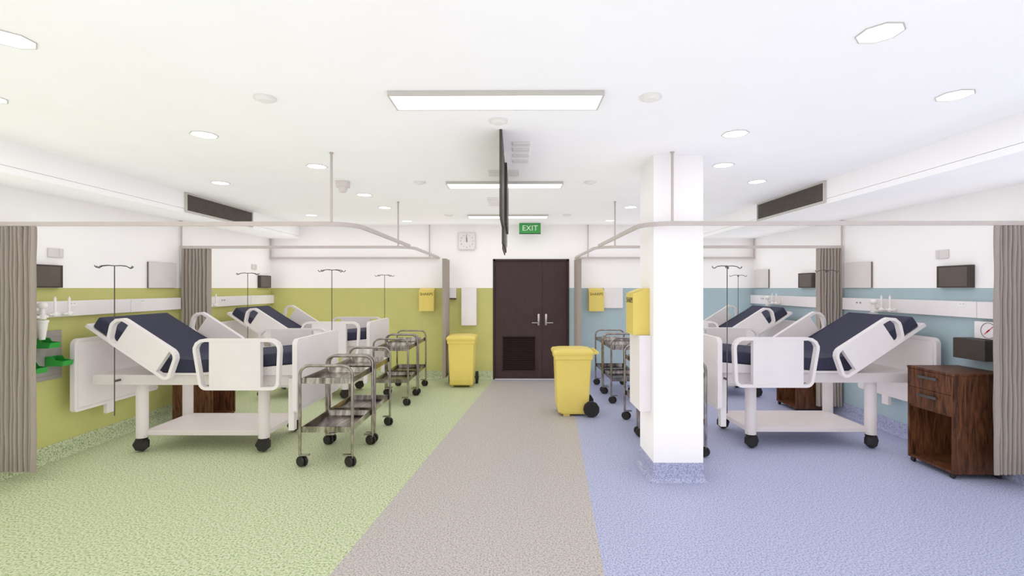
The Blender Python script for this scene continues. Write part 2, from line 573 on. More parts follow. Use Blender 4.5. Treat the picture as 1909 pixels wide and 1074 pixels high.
# slotted air diffusers
def slot_vent(x0, x1, ys4, label):
    t = thing('slot_diffuser', label, 'air vent', ((x0 + x1) / 2, (ys4[0][0] + ys4[-1][1]) / 2, ZC))
    cx, cy = t.location.x, t.location.y
    for a, b in ys4:
        bm2 = new()
        prism(bm2, [(a - cy, -.001), (a - cy, -.014), (a - cy + .008, -.014), (b - cy, -.004), (b - cy, -.001)], x0 - cx, x1 - cx, 'x')
        obj('blade', bm2, M['vent'], t)
    return t
slot_vent(-.016, .115, [(3.63, 3.74), (3.79, 3.90), (3.96, 4.06), (4.14, 4.24)], 'slotted ceiling vent of four blades to the right of the television')
slot_vent(-.34, -.205, [(5.86, 5.97), (6.02, 6.13), (6.19, 6.30), (6.36, 6.47)], 'slotted ceiling vent of four blades on the left behind the television')
t = thing('access_panel', 'flat grey ceiling plate crossing behind the television', 'ceiling panel', (-.107, 4.62, ZC))
bm = new(); box(bm, -.148, .148, -.12, .12, -.006, -.0005, .002); obj('plate', bm, M['vent'], t)
bm = new()
box(bm, -.11, .11, -.085, -.075, -.009, -.006); box(bm, -.11, .11, .075, .085, -.009, -.006)
obj('bead', bm, M['vent'], t)

# ceiling camera
t = thing('ceiling_camera', 'grey two-tier dome camera hanging from the ceiling by the tall left rod', 'camera', (-1.775, 4.97, ZC))
bm = new(); prism(bm, rpoly([(-.065, -.045), (.065, -.045), (.065, .045), (-.065, .045)], .02), -.062, -.0005, 'z'); obj('housing', bm, M['grey'], t)
bm = new(); cyl(bm, (0, 0, -.112), .036, .05, 'z', 20, .05); obj('dome', bm, M['grey'], t, smooth=True)

# ------------------------------------------------------------------ hanging television, seen edge on
t = thing('television', 'dark television hung from the ceiling, seen edge on over the aisle', 'television', (-.098, 3.9, ZC))
bm = new(); box(bm, -.010, .010, -.56, .0, -.61, -.0, .003); obj('screen_panel', bm, M['tv'], t)
bm = new(); box(bm, -.009, .012, .0, 1.05, -.74, -.03, .003); obj('back_panel', bm, M['tv'], t)
bm = new(); prism(bm, [(.10, -.06), (1.1, -.06), (1.1, -.50), (.95, -.56), (.10, -.565)], .012, .032, 'x'); obj('rear_housing', bm, M['black'], t)
bm = new(); box(bm, .030, .033, .12, .16, -.755, -.56); obj('cable', bm, M['black'], t)
bm = new(); box(bm, -.008, .002, .12, .9, -.775, -.738); obj('lower_bracket', bm, M['black'], t)

# ------------------------------------------------------------------ curtain tracks
ZT = 2.122
def curtain_track(y, xw, xa, side, run, zrod, label, xrod, curve=True):
    t = thing('curtain_track', label, 'curtain rail', (0, y, ZT), 0, 'ceiling hung curtain tracks')
    s = 1 if side == 'left' else -1    # direction from wall to aisle
    rad = .25
    if curve:
        path = [(xw, 0, 0), (xa - s * rad, 0, 0)]
        for k in range(1, 9):
            a = R(90 * k / 8)
            path.append((xa - s * rad + s * rad * math.sin(a), rad - rad * math.cos(a), 0))
        path.append((xa, run, 0))
    else:
        path = [(xw, 0, 0), (xa, 0, 0)]
    bm2 = new()
    # rectangular rail section swept along the path
    hw, hh = .011, .0175
    P = [Vector(p) for p in path]
    rg = []
    for i, p in enumerate(P):
        d = (P[min(i + 1, len(P) - 1)] - P[max(i - 1, 0)]).normalized()
        nn = Vector((-d.y, d.x, 0))
        rg.append([bm2.verts.new(p + nn * a + Vector((0, 0, b))) for a, b in ((-hw, -hh), (hw, -hh), (hw, hh), (-hw, hh))])
    for a, b in zip(rg, rg[1:]):
        for k in range(4):
            bm2.faces.new([a[k], a[(k + 1) % 4], b[(k + 1) % 4], b[k]])
    bm2.faces.new(rg[0][::-1]); bm2.faces.new(rg[-1])
    obj('rail', bm2, M['track'], t)
    for x, zt in ((xrod, ZC), (xw + s * .012, ZS)):
        bm2 = new()
        cyl(bm2, (x, 0, hh), .0105, zt - ZT - hh - .001, 'z', 10)
        cyl(bm2, (x, 0, zt - ZT - .008), .017, .0075, 'z', 12)
        obj('hanger_rod', bm2, M['track'], t, smooth=True)
    return t
curtain_track(3.91, XL + .012, -1.31, 'left', 2.10, ZC, 'nearest left curtain track, curving into the aisle above the first left bed', -1.49)
curtain_track(6.15, XL + .012, -1.31, 'left', 2.08, ZC, 'middle left curtain track, curving into the aisle above the second left bed', -1.49)
curtain_track(8.41, XL + .012, -1.31, 'left', 0, ZC, 'farthest left curtain track, running straight along the back wall', -1.49, False)
curtain_track(3.91, XR - .012, 1.04, 'right', 2.10, ZC, 'nearest right curtain track, crossing in front of the pillar', 1.272)
curtain_track(6.15, XR - .012, 1.04, 'right', 2.08, ZC, 'middle right curtain track, passing behind the pillar', 1.272)
curtain_track(8.41, XR - .012, 1.04, 'right', 0, ZC, 'farthest right curtain track, running straight along the back wall', 1.272, False)

# ------------------------------------------------------------------ curtains
def curtain(x0, x1, y0, y1, along, folds, flat_end, label, z0=.10, seed=1):
    """bunched curtain; along = 'x' or 'y' is the direction it is gathered on"""
    rnd = random.Random(seed)
    L = (x1 - x0) if along == 'x' else (y1 - y0)
    D = (y1 - y0) if along == 'x' else (x1 - x0)
    cx, cy = (x0 + x1) / 2, (y0 + y1) / 2
    n = folds * 12
    nz = 26
    zt = ZT - .019
    ph = [rnd.uniform(-.5, .5) for _ in range(folds + 2)]
    amps = [rnd.uniform(.7, 1.0) for _ in range(folds + 2)]
    bm2 = new()
    F, B = [], []
    for j in range(nz + 1):
        z = z0 + (zt - z0) * j / nz
        fr, br = [], []
        for i in range(n + 1):
            s = i / n
            f = s * folds
            k = int(min(f, folds - 1))
            w = 1 - 2 * abs(math.sin(PI * f)) ** .6 * amps[k]
            sway = .0045 * math.sin(z * 6 + ph[k] * 9) * math.sin(z * 2.3 + k) + .002 * math.sin(z * 15 + k)
            edge = min(1, s * 10, (1 - s) * 10)
            u = -L / 2 + L * s + sway * edge
            v = w * (D / 2 - .008)
            if flat_end and ((flat_end > 0 and s > 1 - 1.0 / folds) or (flat_end < 0 and s < 1.0 / folds)):
                v = -(D / 2 - .008)
            if along == 'x':
                fr.append(bm2.verts.new((u, v - .006, z))); br.append(bm2.verts.new((u, v + .006, z)))
            else:
                fr.append(bm2.verts.new((v - .006, u, z))); br.append(bm2.verts.new((v + .006, u, z)))
        F.append(fr); B.append(br)
    for j in range(nz):
        for i in range(n):
            bm2.faces.new([F[j][i], F[j][i + 1], F[j + 1][i + 1], F[j + 1][i]])
            bm2.faces.new([B[j][i + 1], B[j][i], B[j + 1][i], B[j + 1][i + 1]])
        bm2.faces.new([F[j][0], F[j + 1][0], B[j + 1][0], B[j][0]])
        bm2.faces.new([F[j][n], B[j][n], B[j + 1][n], F[j + 1][n]])
    for i in range(n):
        bm2.faces.new([F[0][i], B[0][i], B[0][i + 1], F[0][i + 1]])
        bm2.faces.new([F[nz][i], F[nz][i + 1], B[nz][i + 1], B[nz][i]])
    o = obj('curtain', bm2, M['curtain'], None, (cx, cy, 0), smooth=True)
    return tag(o, label, 'curtain', 'gathered taupe ward curtains')
curtain(XL + .02, -3.893, 3.885, 3.945, 'x', 10, 1, 'gathered taupe curtain filling the left edge of the view', seed=1)
curtain(XL + .02, -3.90, 6.12, 6.185, 'x', 8, 0, 'gathered taupe curtain against the green wall between the two left beds', seed=2)
curtain(3.845, XR - .02, 3.885, 3.945, 'x', 8, -1, 'gathered taupe curtain at the right edge, overlapping the bedside cabinet', seed=3)
curtain(3.84, XR - .02, 6.12, 6.185, 'x', 8, 0, 'gathered taupe curtain against the blue wall between the two right beds', seed=4)
# two narrow stacks parked at the aisle ends of the far tracks
def stack(x0, x1, y0, y1, label):
    bm2 = new()
    n = 12
    pts = []
    for i in range(n + 1):
        s = i / n
        pts.append((x0 + (.004 if i % 2 else 0), y0 + (y1 - y0) * s))
    for i in range(n, -1, -1):
        s = i / n
        pts.append((x1 - (.004 if i % 2 else 0), y0 + (y1 - y0) * s))
    prism(bm2, pts, .12, 2.085, 'z')
    o = obj('curtain', bm2, M['curtain'])
    return tag(o, label, 'curtain', 'gathered taupe ward curtains')
stack(-1.194, -1.134, 7.92, 8.37, 'thin tightly stacked taupe curtain at the aisle left of the door')
stack(1.025, 1.090, 7.92, 8.37, 'thin tightly stacked taupe curtain at the aisle right of the door')

# ------------------------------------------------------------------ air grilles on the bulkheads
def grille(xf, y0, y1, s, label):
    """s = +1 faces +x"""
    z0, z1 = 2.475, 2.698
    t = thing('air_grille', label, 'air grille', (xf, (y0 + y1) / 2, (z0 + z1) / 2))
    L, H = (y1 - y0) / 2, (z1 - z0) / 2
    out = [(-L, -H), (L, -H), (L, H), (-L, H)]
    inn = [(-L + .022, -H + .018), (L - .022, -H + .018), (L - .022, H - .018), (-L + .022, H - .018)]
    bm2 = new(); prism(bm2, out, s * .001, s * .022, 'x', inner=inn)
    obj('frame', bm2, M['lampframe'], t)
    bm2 = new(); prism(bm2, inn, s * .001, s * .003, 'x'); obj('dark_backing', bm2, M['grilledark'], t)  # flat dark sheet, its colour stands for shade behind the slats
    bm2 = new()
    n = 15
    for i in range(n):
        z = inn[0][1] + (i + .5) * (inn[2][1] - inn[0][1]) / n
        vs = box(bm2, min(s * .006, s * .017), max(s * .006, s * .017), inn[0][0], inn[1][0], z - .0022, z + .0022)
    obj('louvre_slats', bm2, M['grille'], t)
    return t
grille(SL, 5.51, 6.93, 1, 'dark slatted air grille on the left bulkhead')
grille(SR, 4.95, 6.33, -1, 'dark slatted air grille on the right bulkhead')

# ------------------------------------------------------------------ hospital bed (local: head -x, foot +x)
def caster(bm2, x, y, z, r, w, a, n=7):
    m4 = Matrix.Translation((x, y, z)) @ Matrix.Rotation(a, 4, 'Z')
    vs = cyl(bm2, (0, -w / 2, 0), r * .86, w / 2, 'y', n, r) + cyl(bm2, (0, 0, 0), r, w / 2, 'y', n, r * .86)
    for v in vs:
        v.co = m4 @ v.co

def make_bed():
    t = thing('hospital_bed', '', 'bed', (0, 0, 0), 0, 'adjustable hospital beds')
    hw = .45
    bm2 = new(); box(bm2, -.925, 1.01, -hw, hw, .675, .772, .006); obj('frame', bm2, M['bedmetal'], t)
    # four legs with casters
    for x in (-.54, .655):
        for y in (-.33, .33):
            bm2 = new(); cyl(bm2, (x, y, .14), .052, .535, 'z', 24)
            lg = obj('leg', bm2, M['bedmetal'], t, smooth=True)
            bm2 = new()
            caster(bm2, x - .008, y, .074, .074, .07, R(25))
            prism(bm2, [(x - .045, .16), (x + .045, .16), (x + .03, .10), (x - .03, .10)], y - .03, y + .03, 'y')
            obj('caster', bm2, M['rubber'], lg)
    bm2 = new(); box(bm2, -.52, .69, -.335, .335, .160, .206, .003); obj('lower_shelf', bm2, M['bedmetal'], t)
    # head and foot boards
    for nm, x in (('headboard', -1.045), ('footboard', 1.045)):
        s = 1 if x > 0 else -1
        pts = rpoly([(-.53, .43), (.53, .43), (.53, 1.12), (-.53, 1.12)], [.03, .03, .06, .06], 5)
        bm2 = new()
        prism(bm2, pts, x - .022, x + .022, 'x')
        pi = inset(pts, .035)
        prism(bm2, pi, x - .027, x + .027, 'x')
        bd = obj(nm, bm2, M['bed'], t)
        for y in ((-.445, .445) if s > 0 else (-.12,)):
            bm2 = new()
            if s > 0:
                box(bm2, x - .085, x - .030, y - .03, y + .03, .25, .745, .004)
            else:
                box(bm2, x - .02, x + .02, y - .045, y + .045, .33, .44, .004)
            obj('bracket', bm2, M['bed'], bd)
    # mattress: raised back, seat, slightly raised foot
    a = R(34)
    hinge = (-.245, .912)
    Lb = .745
    head = (hinge[0] - Lb * math.cos(a), hinge[1] + Lb * math.sin(a))
    top = [head, hinge, (.10, .912), (1.005, .995)]
    th = .118
    def off(top, d):
        res = []
        for i, p in enumerate(top):
            ns = []
            for q, r_ in ((i - 1, i), (i, i + 1)):
                if q >= 0 and r_ < len(top):
                    e = (Vector(top[r_]) - Vector(top[q])).normalized()
                    ns.append(Vector((e.y, -e.x)))
            m_ = sum(ns, Vector((0, 0))).normalized()
            k = d / m_.dot(ns[0])
            res.append((p[0] + m_.x * k, p[1] + m_.y * k))
        return res
    bot = off(top, th)
    bm2 = new()
    poly = top + bot[::-1]
    prism(bm2, poly, -.455, .455, 'y')
    es = [e for e in bm2.edges]
    bmesh.ops.bevel(bm2, geom=es, offset=.022, segments=3, affect='EDGES', profile=.5)
    obj('mattress', bm2, M['navy'], t, smooth=True)
    b1, b2_ = off(top, th + .001), off(top, th + .034)
    e = Vector((math.cos(a), -math.sin(a)))
    b1[0] = (b1[0][0] - e.x * .05, b1[0][1] - e.y * .05); b2_[0] = (b2_[0][0] - e.x * .05, b2_[0][1] - e.y * .05)
    bm2 = new(); prism(bm2, [b1[0], b1[1], b2_[1], b2_[0]], -.46, .46, 'y')
    obj('back_platform', bm2, M['bed'], t)
    bm2 = new(); prism(bm2, [b1[1], b1[2], b1[3], (b1[3][0], .7735), (b1[1][0], .7735)], -.47, .47, 'y')
    obj('seat_platform', bm2, M['bed'], t)
    bm2 = new()
    for y in (-.25, .25):
        tube(bm2, [(-.62, y, 1.02), (-.42, y, .765)], .014, 10)
    obj('back_strut', bm2, M['bedmetal'], t)
    # guard rails
    def guard(outline, radii, p0, p1, y, m2, wall=.028):
        bm3 = new()
        pts = rpoly(outline, radii, 4)
        inn = inset(pts, wall)
        d = .028
        vs = prism(bm3, pts, y - d, y + d, 'y', inner=inn)
        zs = [q[1] for q in inn]
        zt_, zb = max(zs), min(zs)
        yo = y - d + .001 if y < 0 else y + d - .001
        yi = yo + (.018 if y < 0 else -.018)
        # panel fills the middle between the loops, full height of the opening
        tA = outline[0][1] + (outline[1][1] - outline[0][1]) * .5
        vs2 = box(bm3, p0, p1, y - d + .002, y + d - .002, zb - .008, zt_ + .006)
        if m2 is not None:
            for v in vs + vs2:
                q = m2 @ Vector((v.co.x, v.co.y, v.co.z))
                v.co = q
        return obj('guard_rail', bm3, M['bed'], t)
    cz = Matrix.Translation((-.347, 0, 1.051)) @ Matrix.Rotation(a, 4, 'Y')
    for y in (-.565, .565):
        guard([(.19, .655), (.925, .655), (.945, 1.13), (.11, 1.13)], [.07, .07, .10, .10], .28, .755, y, None)
        guard([(-.305, -.137), (.387, -.137), (.313, .141), (-.41, .127)], [.07, .05, .09, .10], -.215, .235, y, cz)
    # arms joining guard rails to the frame
    for y in (-1, 1):
        for x in (.52,):
            bm2 = new()
            box(bm2, x - .03, x + .03, min(y * .449, y * .54), max(y * .449, y * .54), .70, .74)
            obj('rail_mount', bm2, M['bedmetal'], t)
        bm2 = new()
        box(bm2, -.36, -.30, min(y * .458, y * .54), max(y * .458, y * .54), .93, .97)
        obj('rail_mount', bm2, M['bedmetal'], t)
    # two drip poles: near the head on -y, near the foot on +y
    for px, py in ((-.655, -.52), (.985, .548)):
        bm2 = new()
        tube(bm2, [(px, py, .40), (px, py, 1.812)], .0045, 8)
        sgn = 1 if py < 0 else -1
        box(bm2, px - .004, px + .004, min(py, py + sgn * (abs(py) - .448)), max(py, py + sgn * (abs(py) - .448)), .715, .735)
        pl = obj('drip_pole', bm2, M['pull'], t)
        bm2 = new()
        for ang in (8, 62):
            ca, sa = math.cos(R(ang)), math.sin(R(ang))
            for s in (-1, 1):
                pts = [(0, 1.808), (.05 * 1, 1.812), (.10, 1.806), (.118, 1.796), (.128, 1.788), (.140, 1.790), (.150, 1.800), (.152, 1.808)]
                tube(bm2, [(px + s * p * ca, py + s * p * sa, z) for p, z in pts], .0042, 7)
        obj('hook', bm2, M['pull'], pl)
    return t
bed = make_bed()
bed.location = (-3.105, 5.03, 0)
bed['label'] = 'nearest left hospital bed with raised navy mattress, against the green wall'
dup(bed, (-3.105, 7.29, 0), 0, 'farther left hospital bed, partly hidden behind the nearest left bed')
dup(bed, (3.015, 5.18, 0), PI, 'nearest right hospital bed with raised navy mattress, against the blue wall')
dup(bed, (3.015, 7.44, 0), PI, 'farther right hospital bed, behind the nearest right bed and the pillar')

# ------------------------------------------------------------------ steel trolleys
def make_trolley():
    t = thing('steel_trolley', '', 'trolley', (0, 0, 0), 0, 'stainless steel two-shelf trolleys')
    hx, L, ht, r = .235, .61, .905, .0135
    rr = .085
    def U(y):
        p = [(-hx, y, .105), (-hx, y, ht - rr)]
        p += arc((-hx + rr, ht - rr), rr, 180, 90, 6, 'xz', y)[1:]
        p += [(hx - rr, y, ht)]
        p += arc((hx - rr, ht - rr), rr, 90, 0, 6, 'xz', y)[1:]
        p += [(hx, y, .105)]
        return p
    for y in (0, L):
        bm2 = new(); tube(bm2, U(y), r, 12)
        obj('end_frame', bm2, M['steel'], t, smooth=True)
    def tray(z0, z1):
        bm2 = new()
        x, y0, y1 = hx - .012, .006, L - .006
        def ring(dx, z): return [bm2.verts.new(p) for p in ((-x + dx, y0 + dx, z), (x - dx, y0 + dx, z), (x - dx, y1 - dx, z), (-x + dx, y1 - dx, z))]
        rs = [ring(.030, z0 + .004), ring(.028, z0 + .008), ring(.010, z1 - .002), ring(.004, z1), ring(0, z1 - .003), ring(0, z0), ring(.03, z0)]
        for a, b in zip(rs, rs[1:]):
            for k in range(4):
                bm2.faces.new([a[k], a[(k + 1) % 4], b[(k + 1) % 4], b[k]])
        bm2.faces.new(rs[0]); bm2.faces.new(rs[-1][::-1])
        obj('shelf', bm2, M['shelf'], t)
    tray(.742, .795)
    tray(.305, .358)
    for x in (-hx, hx):
        for y, a in ((0, 1), (L, 1)):
            bm2 = new()
            s = -1 if x > 0 else 1
            box(bm2, min(x, x + s * .085), max(x, x + s * .085), y - .018, y + .018, .100, .112, .002)
            cyl(bm2, (x, y, .075), .009, .03, 'z', 10)
            lv = obj('brake_lever', bm2, M['steel'], t)
            bm2 = new()
            caster(bm2, x + s * .018 - .012, y - .004, .049, .049, .026, R(-28), 12)
            caster(bm2, x + s * .018 + .014, y + .012, .049, .049, .022, R(-28), 12)
            obj('wheel', bm2, M['rubber'], lv)
    return t
tr = make_trolley()
tr.location = (-1.69, 4.31, 0)
tr['label'] = 'nearest steel trolley of the left row, beside the first left bed'
for x, y, lab in [
    (-1.69, 5.00, 'second steel trolley of the left row, end to end with the nearest one'),
    (-1.69, 6.56, 'third steel trolley of the left row, beyond the gap'),
    (-1.69, 7.26, 'last steel trolley of the left row, in front of the green back wall'),
    (1.57, 4.58, 'steel trolley directly behind the pillar, one leg showing to its right'),
    (1.57, 5.27, 'steel trolley mostly hidden behind the white dispenser on the pillar'),
    (1.57, 6.70, 'steel trolley just right of the near yellow bin, in front of the last one'),
    (1.57, 7.39, 'last steel trolley of the right row, in front of the blue back wall')]:
    dup(tr, (x, y, 0), 0, lab)

# ------------------------------------------------------------------ wheeled yellow bins (local: handle and wheels at +y)
def make_bin():
    t = thing('wheeled_bin', '', 'bin', (0, 0, 0), 0, 'yellow wheeled waste bins')
    def loop(hx, y0, y1, z, r=.02):
        return [(a, b, z) for a, b in rpoly([(-hx, y0), (hx, y0), (hx, y1), (-hx, y1)], r, 3)]
    bm2 = new()
    secs = [loop(.180, -.165, .150, .028), loop(.186, -.205, .165, .05), loop(.188, -.215, .175, .12), loop(.205, -.235, .205, .70), loop(.222, -.250, .222, .715), loop(.225, -.252, .224, .775)]
    rg = [[bm2.verts.new(p) for p in s] for s in secs]
    n = len(rg[0])
    for a, b in zip(rg, rg[1:]):
        for k in range(n):
            bm2.faces.new([a[k], a[(k + 1) % n], b[(k + 1) % n], b[k]])
    bm2.faces.new(rg[0][::-1]); bm2.faces.new(rg[-1])
    for x in (-.15, .15):
        box(bm2, x - .02, x + .02, -.14, -.06, .0, .04, .004)
    obj('body', bm2, M['yellow'], t)
    bm2 = new()
    secs = [loop(.234, -.266, .232, .772, .03), loop(.236, -.268, .234, .80, .03), loop(.222, -.255, .222, .822, .05), loop(.15, -.19, .16, .838, .05)]
    rg = [[bm2.verts.new(p) for p in s] for s in secs]
    n = len(rg[0])
    for a, b in zip(rg, rg[1:]):
        for k in range(n):
            bm2.faces.new([a[k], a[(k + 1) % n], b[(k + 1) % n], b[k]])
    bm2.faces.new(rg[0][::-1]); bm2.faces.new(rg[-1])
    obj('lid', bm2, M['yellow'], t)
    bm2 = new()
    tube(bm2, [(-.19, .285, .795), (.19, .285, .795)], .016, 10)
    for x in (-.17, 0, .17):
        box(bm2, x - .012, x + .012, .225, .285, .772, .806, .004)
    obj('handle', bm2, M['yellow'], t)
    bm2 = new(); tube(bm2, [(-.20, .20, .100), (.20, .20, .100)], .011, 8); box(bm2, -.17, .17, .165, .205, .09, .15)
    obj('axle', bm2, M['rubber'], t)
    for s in (-1, 1):
        bm2 = new()
        x = s * .222
        cyl(bm2, (x - .021, .20, .100), .099, .042, 'x', 11)
        cyl(bm2, (x + s * .019, .20, .100), .060, s * .006, 'x', 8)
        cyl(bm2, (x + s * .024, .20, .100), .022, s * .007, 'x', 8)
        obj('wheel', bm2, M['rubber'], t)
    return t
bn = make_bin()
bn.location = (-.862, 7.93, 0)
bn['label'] = 'yellow wheeled bin by the green wall, under the white dispenser'
dup(bn, (.745, 6.20, 0), R(-90), 'near yellow wheeled bin right of the aisle, its black wheel facing the viewer')

# ------------------------------------------------------------------ bedside cabinets (local: front faces -x)
def make_cabinet():
    t = thing('bedside_cabinet', '', 'cabinet', (0, 0, 0), 0, 'dark walnut bedside cabinets')
    D, W = .465, .235       # depth along x, half width along y
    th = .02
    bm2 = new()
    box(bm2, 0, D, -W, -W + th, .042, .86); box(bm2, 0, D, W - th, W, .042, .86)
    box(bm2, 0.004, D, -W + th, W - th, .042, .062); box(bm2, .004, D, -W + th, W - th, .515, .530)
    box(bm2, D - .01, D, -W + th, W - th, .062, .86)
    obj('carcass', bm2, M['wood'], t)
    bm2 = new(); box(bm2, -.006, D + .004, -W - .004, W + .004, .861, .882, .002); obj('top', bm2, M['wood'], t)
    for z0_, z1_ in ((.697, .858), (.532, .694)):
        bm2 = new(); box(bm2, -.004, .014, -W + .002, W - .002, z0_, z1_, .0015)
        dr = obj('drawer', bm2, M['wood'], t)
        bm2 = new()
        zc = z1_ - .052
        box(bm2, -.030, -.020, -.095, .095, zc - .012, zc + .012, .002)
        box(bm2, -.022, -.004, -.085, -.073, zc - .006, zc + .006); box(bm2, -.022, -.004, .073, .085, zc - .006, zc + .006)
        obj('drawer_pull', bm2, M['pull'], dr)
    for x in (.03, D - .05):
        for y in (-W + .035, W - .035):
            bm2 = new()
            box(bm2, x - .02, x + .02, y - .016, y + .016, .030, .042)
            caster(bm2, x - .012, y - .012, .020, .020, .018, R(20), 12); caster(bm2, x - .004, y + .012, .020, .020, .018, R(20), 12)
            obj('caster', bm2, M['rubber'], t)
    return t
cb = make_cabinet()
cb.location = (3.66, 4.285, 0)
cb['label'] = 'dark walnut bedside cabinet half behind the right-hand curtain, drawers in view'
dup(cb, (3.62, 6.47, 0), 0, 'dark walnut cabinet seen low beneath the nearest right bed')
dup(cb, (-3.53, 5.84, 0), PI, 'dark walnut cabinet seen low beneath the nearest left bed')

# ------------------------------------------------------------------ bedhead service panels
def service_panel(xw, s, y0, y1, joints, sockets, switches, label):
    t = thing('bedhead_panel', label, 'service panel', (xw, (y0 + y1) / 2, 1.405), 0, 'pale service panels above the beds')
    cy = (y0 + y1) / 2
    bm2 = new()
    cuts = [y0] + joints + [y1]
    for a, b in zip(cuts, cuts[1:]):
        box(bm2, min(s * .001, s * .055), max(s * .001, s * .055), a - cy + .0025, b - cy - .0025, -.073, .073, .004)
    box(bm2, min(s * .001, s * .045), max(s * .001, s * .045), y0 - cy, y1 - cy, -.068, .068)
    obj('cover', bm2, M['disp'], t)
    for yy in sockets:
        bm2 = new()
        box(bm2, min(s * .054, s * .058), max(s * .054, s * .058), yy - cy - .036, yy - cy + .036, .020, .058, .001)
        so = obj('socket_plate', bm2, M['fitting'], t)
        bm2 = new()
        for d in (-.018, .014):
            box(bm2, min(s * .057, s * .060), max(s * .057, s * .060), yy - cy + d - .008, yy - cy + d + .008, .044, .052)
        obj('indicator', bm2, M['cyan'], so)
    for yy in switches:
        bm2 = new()
        for d in (-.028, .028):
            cyl(bm2, (s * .055, yy - cy + d, .020), .008, s * .012, 'x', 10)
        obj('switch', bm2, M['dgrey'], t)
    return t
service_panel(XL, 1, 3.97, 6.10, [5.30], [5.47, 4.60], [], 'long pale service panel on the green wall above the nearest left bed')
service_panel(XL, 1, 6.21, YB - .002, [7.72], [7.92], [6.98], 'pale service panel on the green wall beyond the left middle curtain')
service_panel(XR, -1, 3.97, 6.10, [4.33, 5.33], [4.47], [5.80], 'long pale service panel on the blue wall above the nearest right bed')
service_panel(XR, -1, 6.21, YB - .002, [7.50], [], [8.05], 'pale service panel on the blue wall beyond the right middle curtain')

def flowmeter(xw, s, y, label, proto={}):
    key = s
    if key not in proto:
        t = thing('oxygen_flowmeter', label, 'flowmeter', (xw + s * .057, y, 1.36), 0, 'gas outlets with flow tubes')
        bm2 = new(); cyl(bm2, (s * .0, 0, 0), .020, s * .03, 'x', 16); sphere(bm2, (s * .055, 0, 0), .024, n=16)
        cyl(bm2, (s * .025, 0, 0), .011, s * .03, 'x', 12)
        tube(bm2, [(s * .055, -.055, 0), (s * .055, .045, 0)], .008, 10)
        obj('valve', bm2, M['fitting'], t, smooth=True)
        bm2 = new(); cyl(bm2, (s * .055, 0, .018), .0105, .13, 'z', 14); cyl(bm2, (s * .055, 0, .148), .006, .012, 'z', 10)
        obj('flow_tube', bm2, M['fitting'], t, smooth=True)
        proto[key] = t
        return t
    return dup(proto[key], (xw + s * .057, y, 1.36), None, label)
flowmeter(XL, 1, 4.36, 'white flowmeter on the near left panel, next to the suction bottle')
flowmeter(XL, 1, 4.50, 'white flowmeter on the near left panel, the one farther from the suction bottle')
flowmeter(XL, 1, 6.60, 'white flowmeter on the far left panel, nearer the curtain')
flowmeter(XL, 1, 6.72, 'white flowmeter on the far left panel, farther from the curtain')
flowmeter(XR, -1, 5.37, 'white flowmeter on the near right panel, close to the suction bottle')
flowmeter(XR, -1, 5.25, 'white flowmeter on the near right panel, just beside the panel joint')
flowmeter(XR, -1, 7.64, 'white flowmeter on the far right panel, beside the suction bottle')
flowmeter(XR, -1, 7.52, 'white flowmeter on the far right panel, beside the panel joint')

def suction(xw, s, y, label, proto={}):
    if s not in proto:
        t = thing('suction_bottle', label, 'suction unit', (xw + s * .057, y, 1.38), 0, 'wall suction bottles')
        bm2 = new()
        x = s * .075
        cyl(bm2, (0, 0, 0), .02, s * .07, 'x', 16)
        cyl(bm2, (x, 0, -.02), .018, .06, 'z', 16)
        sphere(bm2, (x, 0, .065), .038, 1, 1, .85, 16)
        cyl(bm2, (x, 0, -.055), .030, .04, 'z', 16)
        tube(bm2, [(x, -.055, -.035), (x, .05, -.035)], .012, 10)
        obj('regulator', bm2, M['fitting'], t, smooth=True)
        bm2 = new()
        cyl(bm2, (x, 0, -.235), .021, .155, 'z', 20, .042); cyl(bm2, (x, 0, -.082), .046, .018, 'z', 20)
        obj('jar', bm2, M['fitting'], t, smooth=True)
        proto[s] = t
        return t
    return dup(proto[s], (xw + s * .057, y, 1.38), None, label)
suction(XL, 1, 4.22, 'white suction bottle hanging above the green storage bins')
suction(XR, -1, 5.46, 'white suction bottle on the near right panel, partly behind the mattress')
suction(XR, -1, 7.74, 'small white suction bottle on the far right panel')

# ------------------------------------------------------------------ things fixed to the side walls
def wall_box(name, cat, xw, s, y0, y1, z0, z1, d, m, label, parts=None, group=None):
    t = thing(name, label, cat, (xw, (y0 + y1) / 2, (z0 + z1) / 2), 0, group)
    W, H = (y1 - y0) / 2, (z1 - z0) / 2
    bm2 = new(); box(bm2, min(s * .001, s * d), max(s * .001, s * d), -W, W, -H, H, min(.003, d / 4))
    obj('housing' if parts else 'plate', bm2, m, t)
    return t, W, H

def monitor(xw, s, y0, y1, label):
    t, W, H = wall_box('wall_monitor', 'monitor', xw, s, y0, y1, 1.602, 1.812, .045, M['black'], label, True, 'dark wall monitors')
    bm2 = new(); box(bm2, min(s * .044, s * .0465), max(s * .044, s * .0465), -W + .03, W - .03, -H + .014, H - .016); obj('screen', bm2, M['screen'], t)
    return t
monitor(XL, 1, 4.14, 4.51, 'dark monitor on the green and white wall, cut off by the left-hand curtain')
monitor(XL, 1, 8.02, 8.38, 'small dark monitor in the far left corner above the service panel')
monitor(XL, 1, 6.21, 6.52, 'dark monitor on the left wall hidden behind the middle curtain')
monitor(XR, -1, 4.40, 4.75, 'dark monitor above the nearest right bed, left of the edge curtain')
monitor(XR, -1, 6.72, 7.06, 'dark monitor partly covered by the curtain between the right beds')

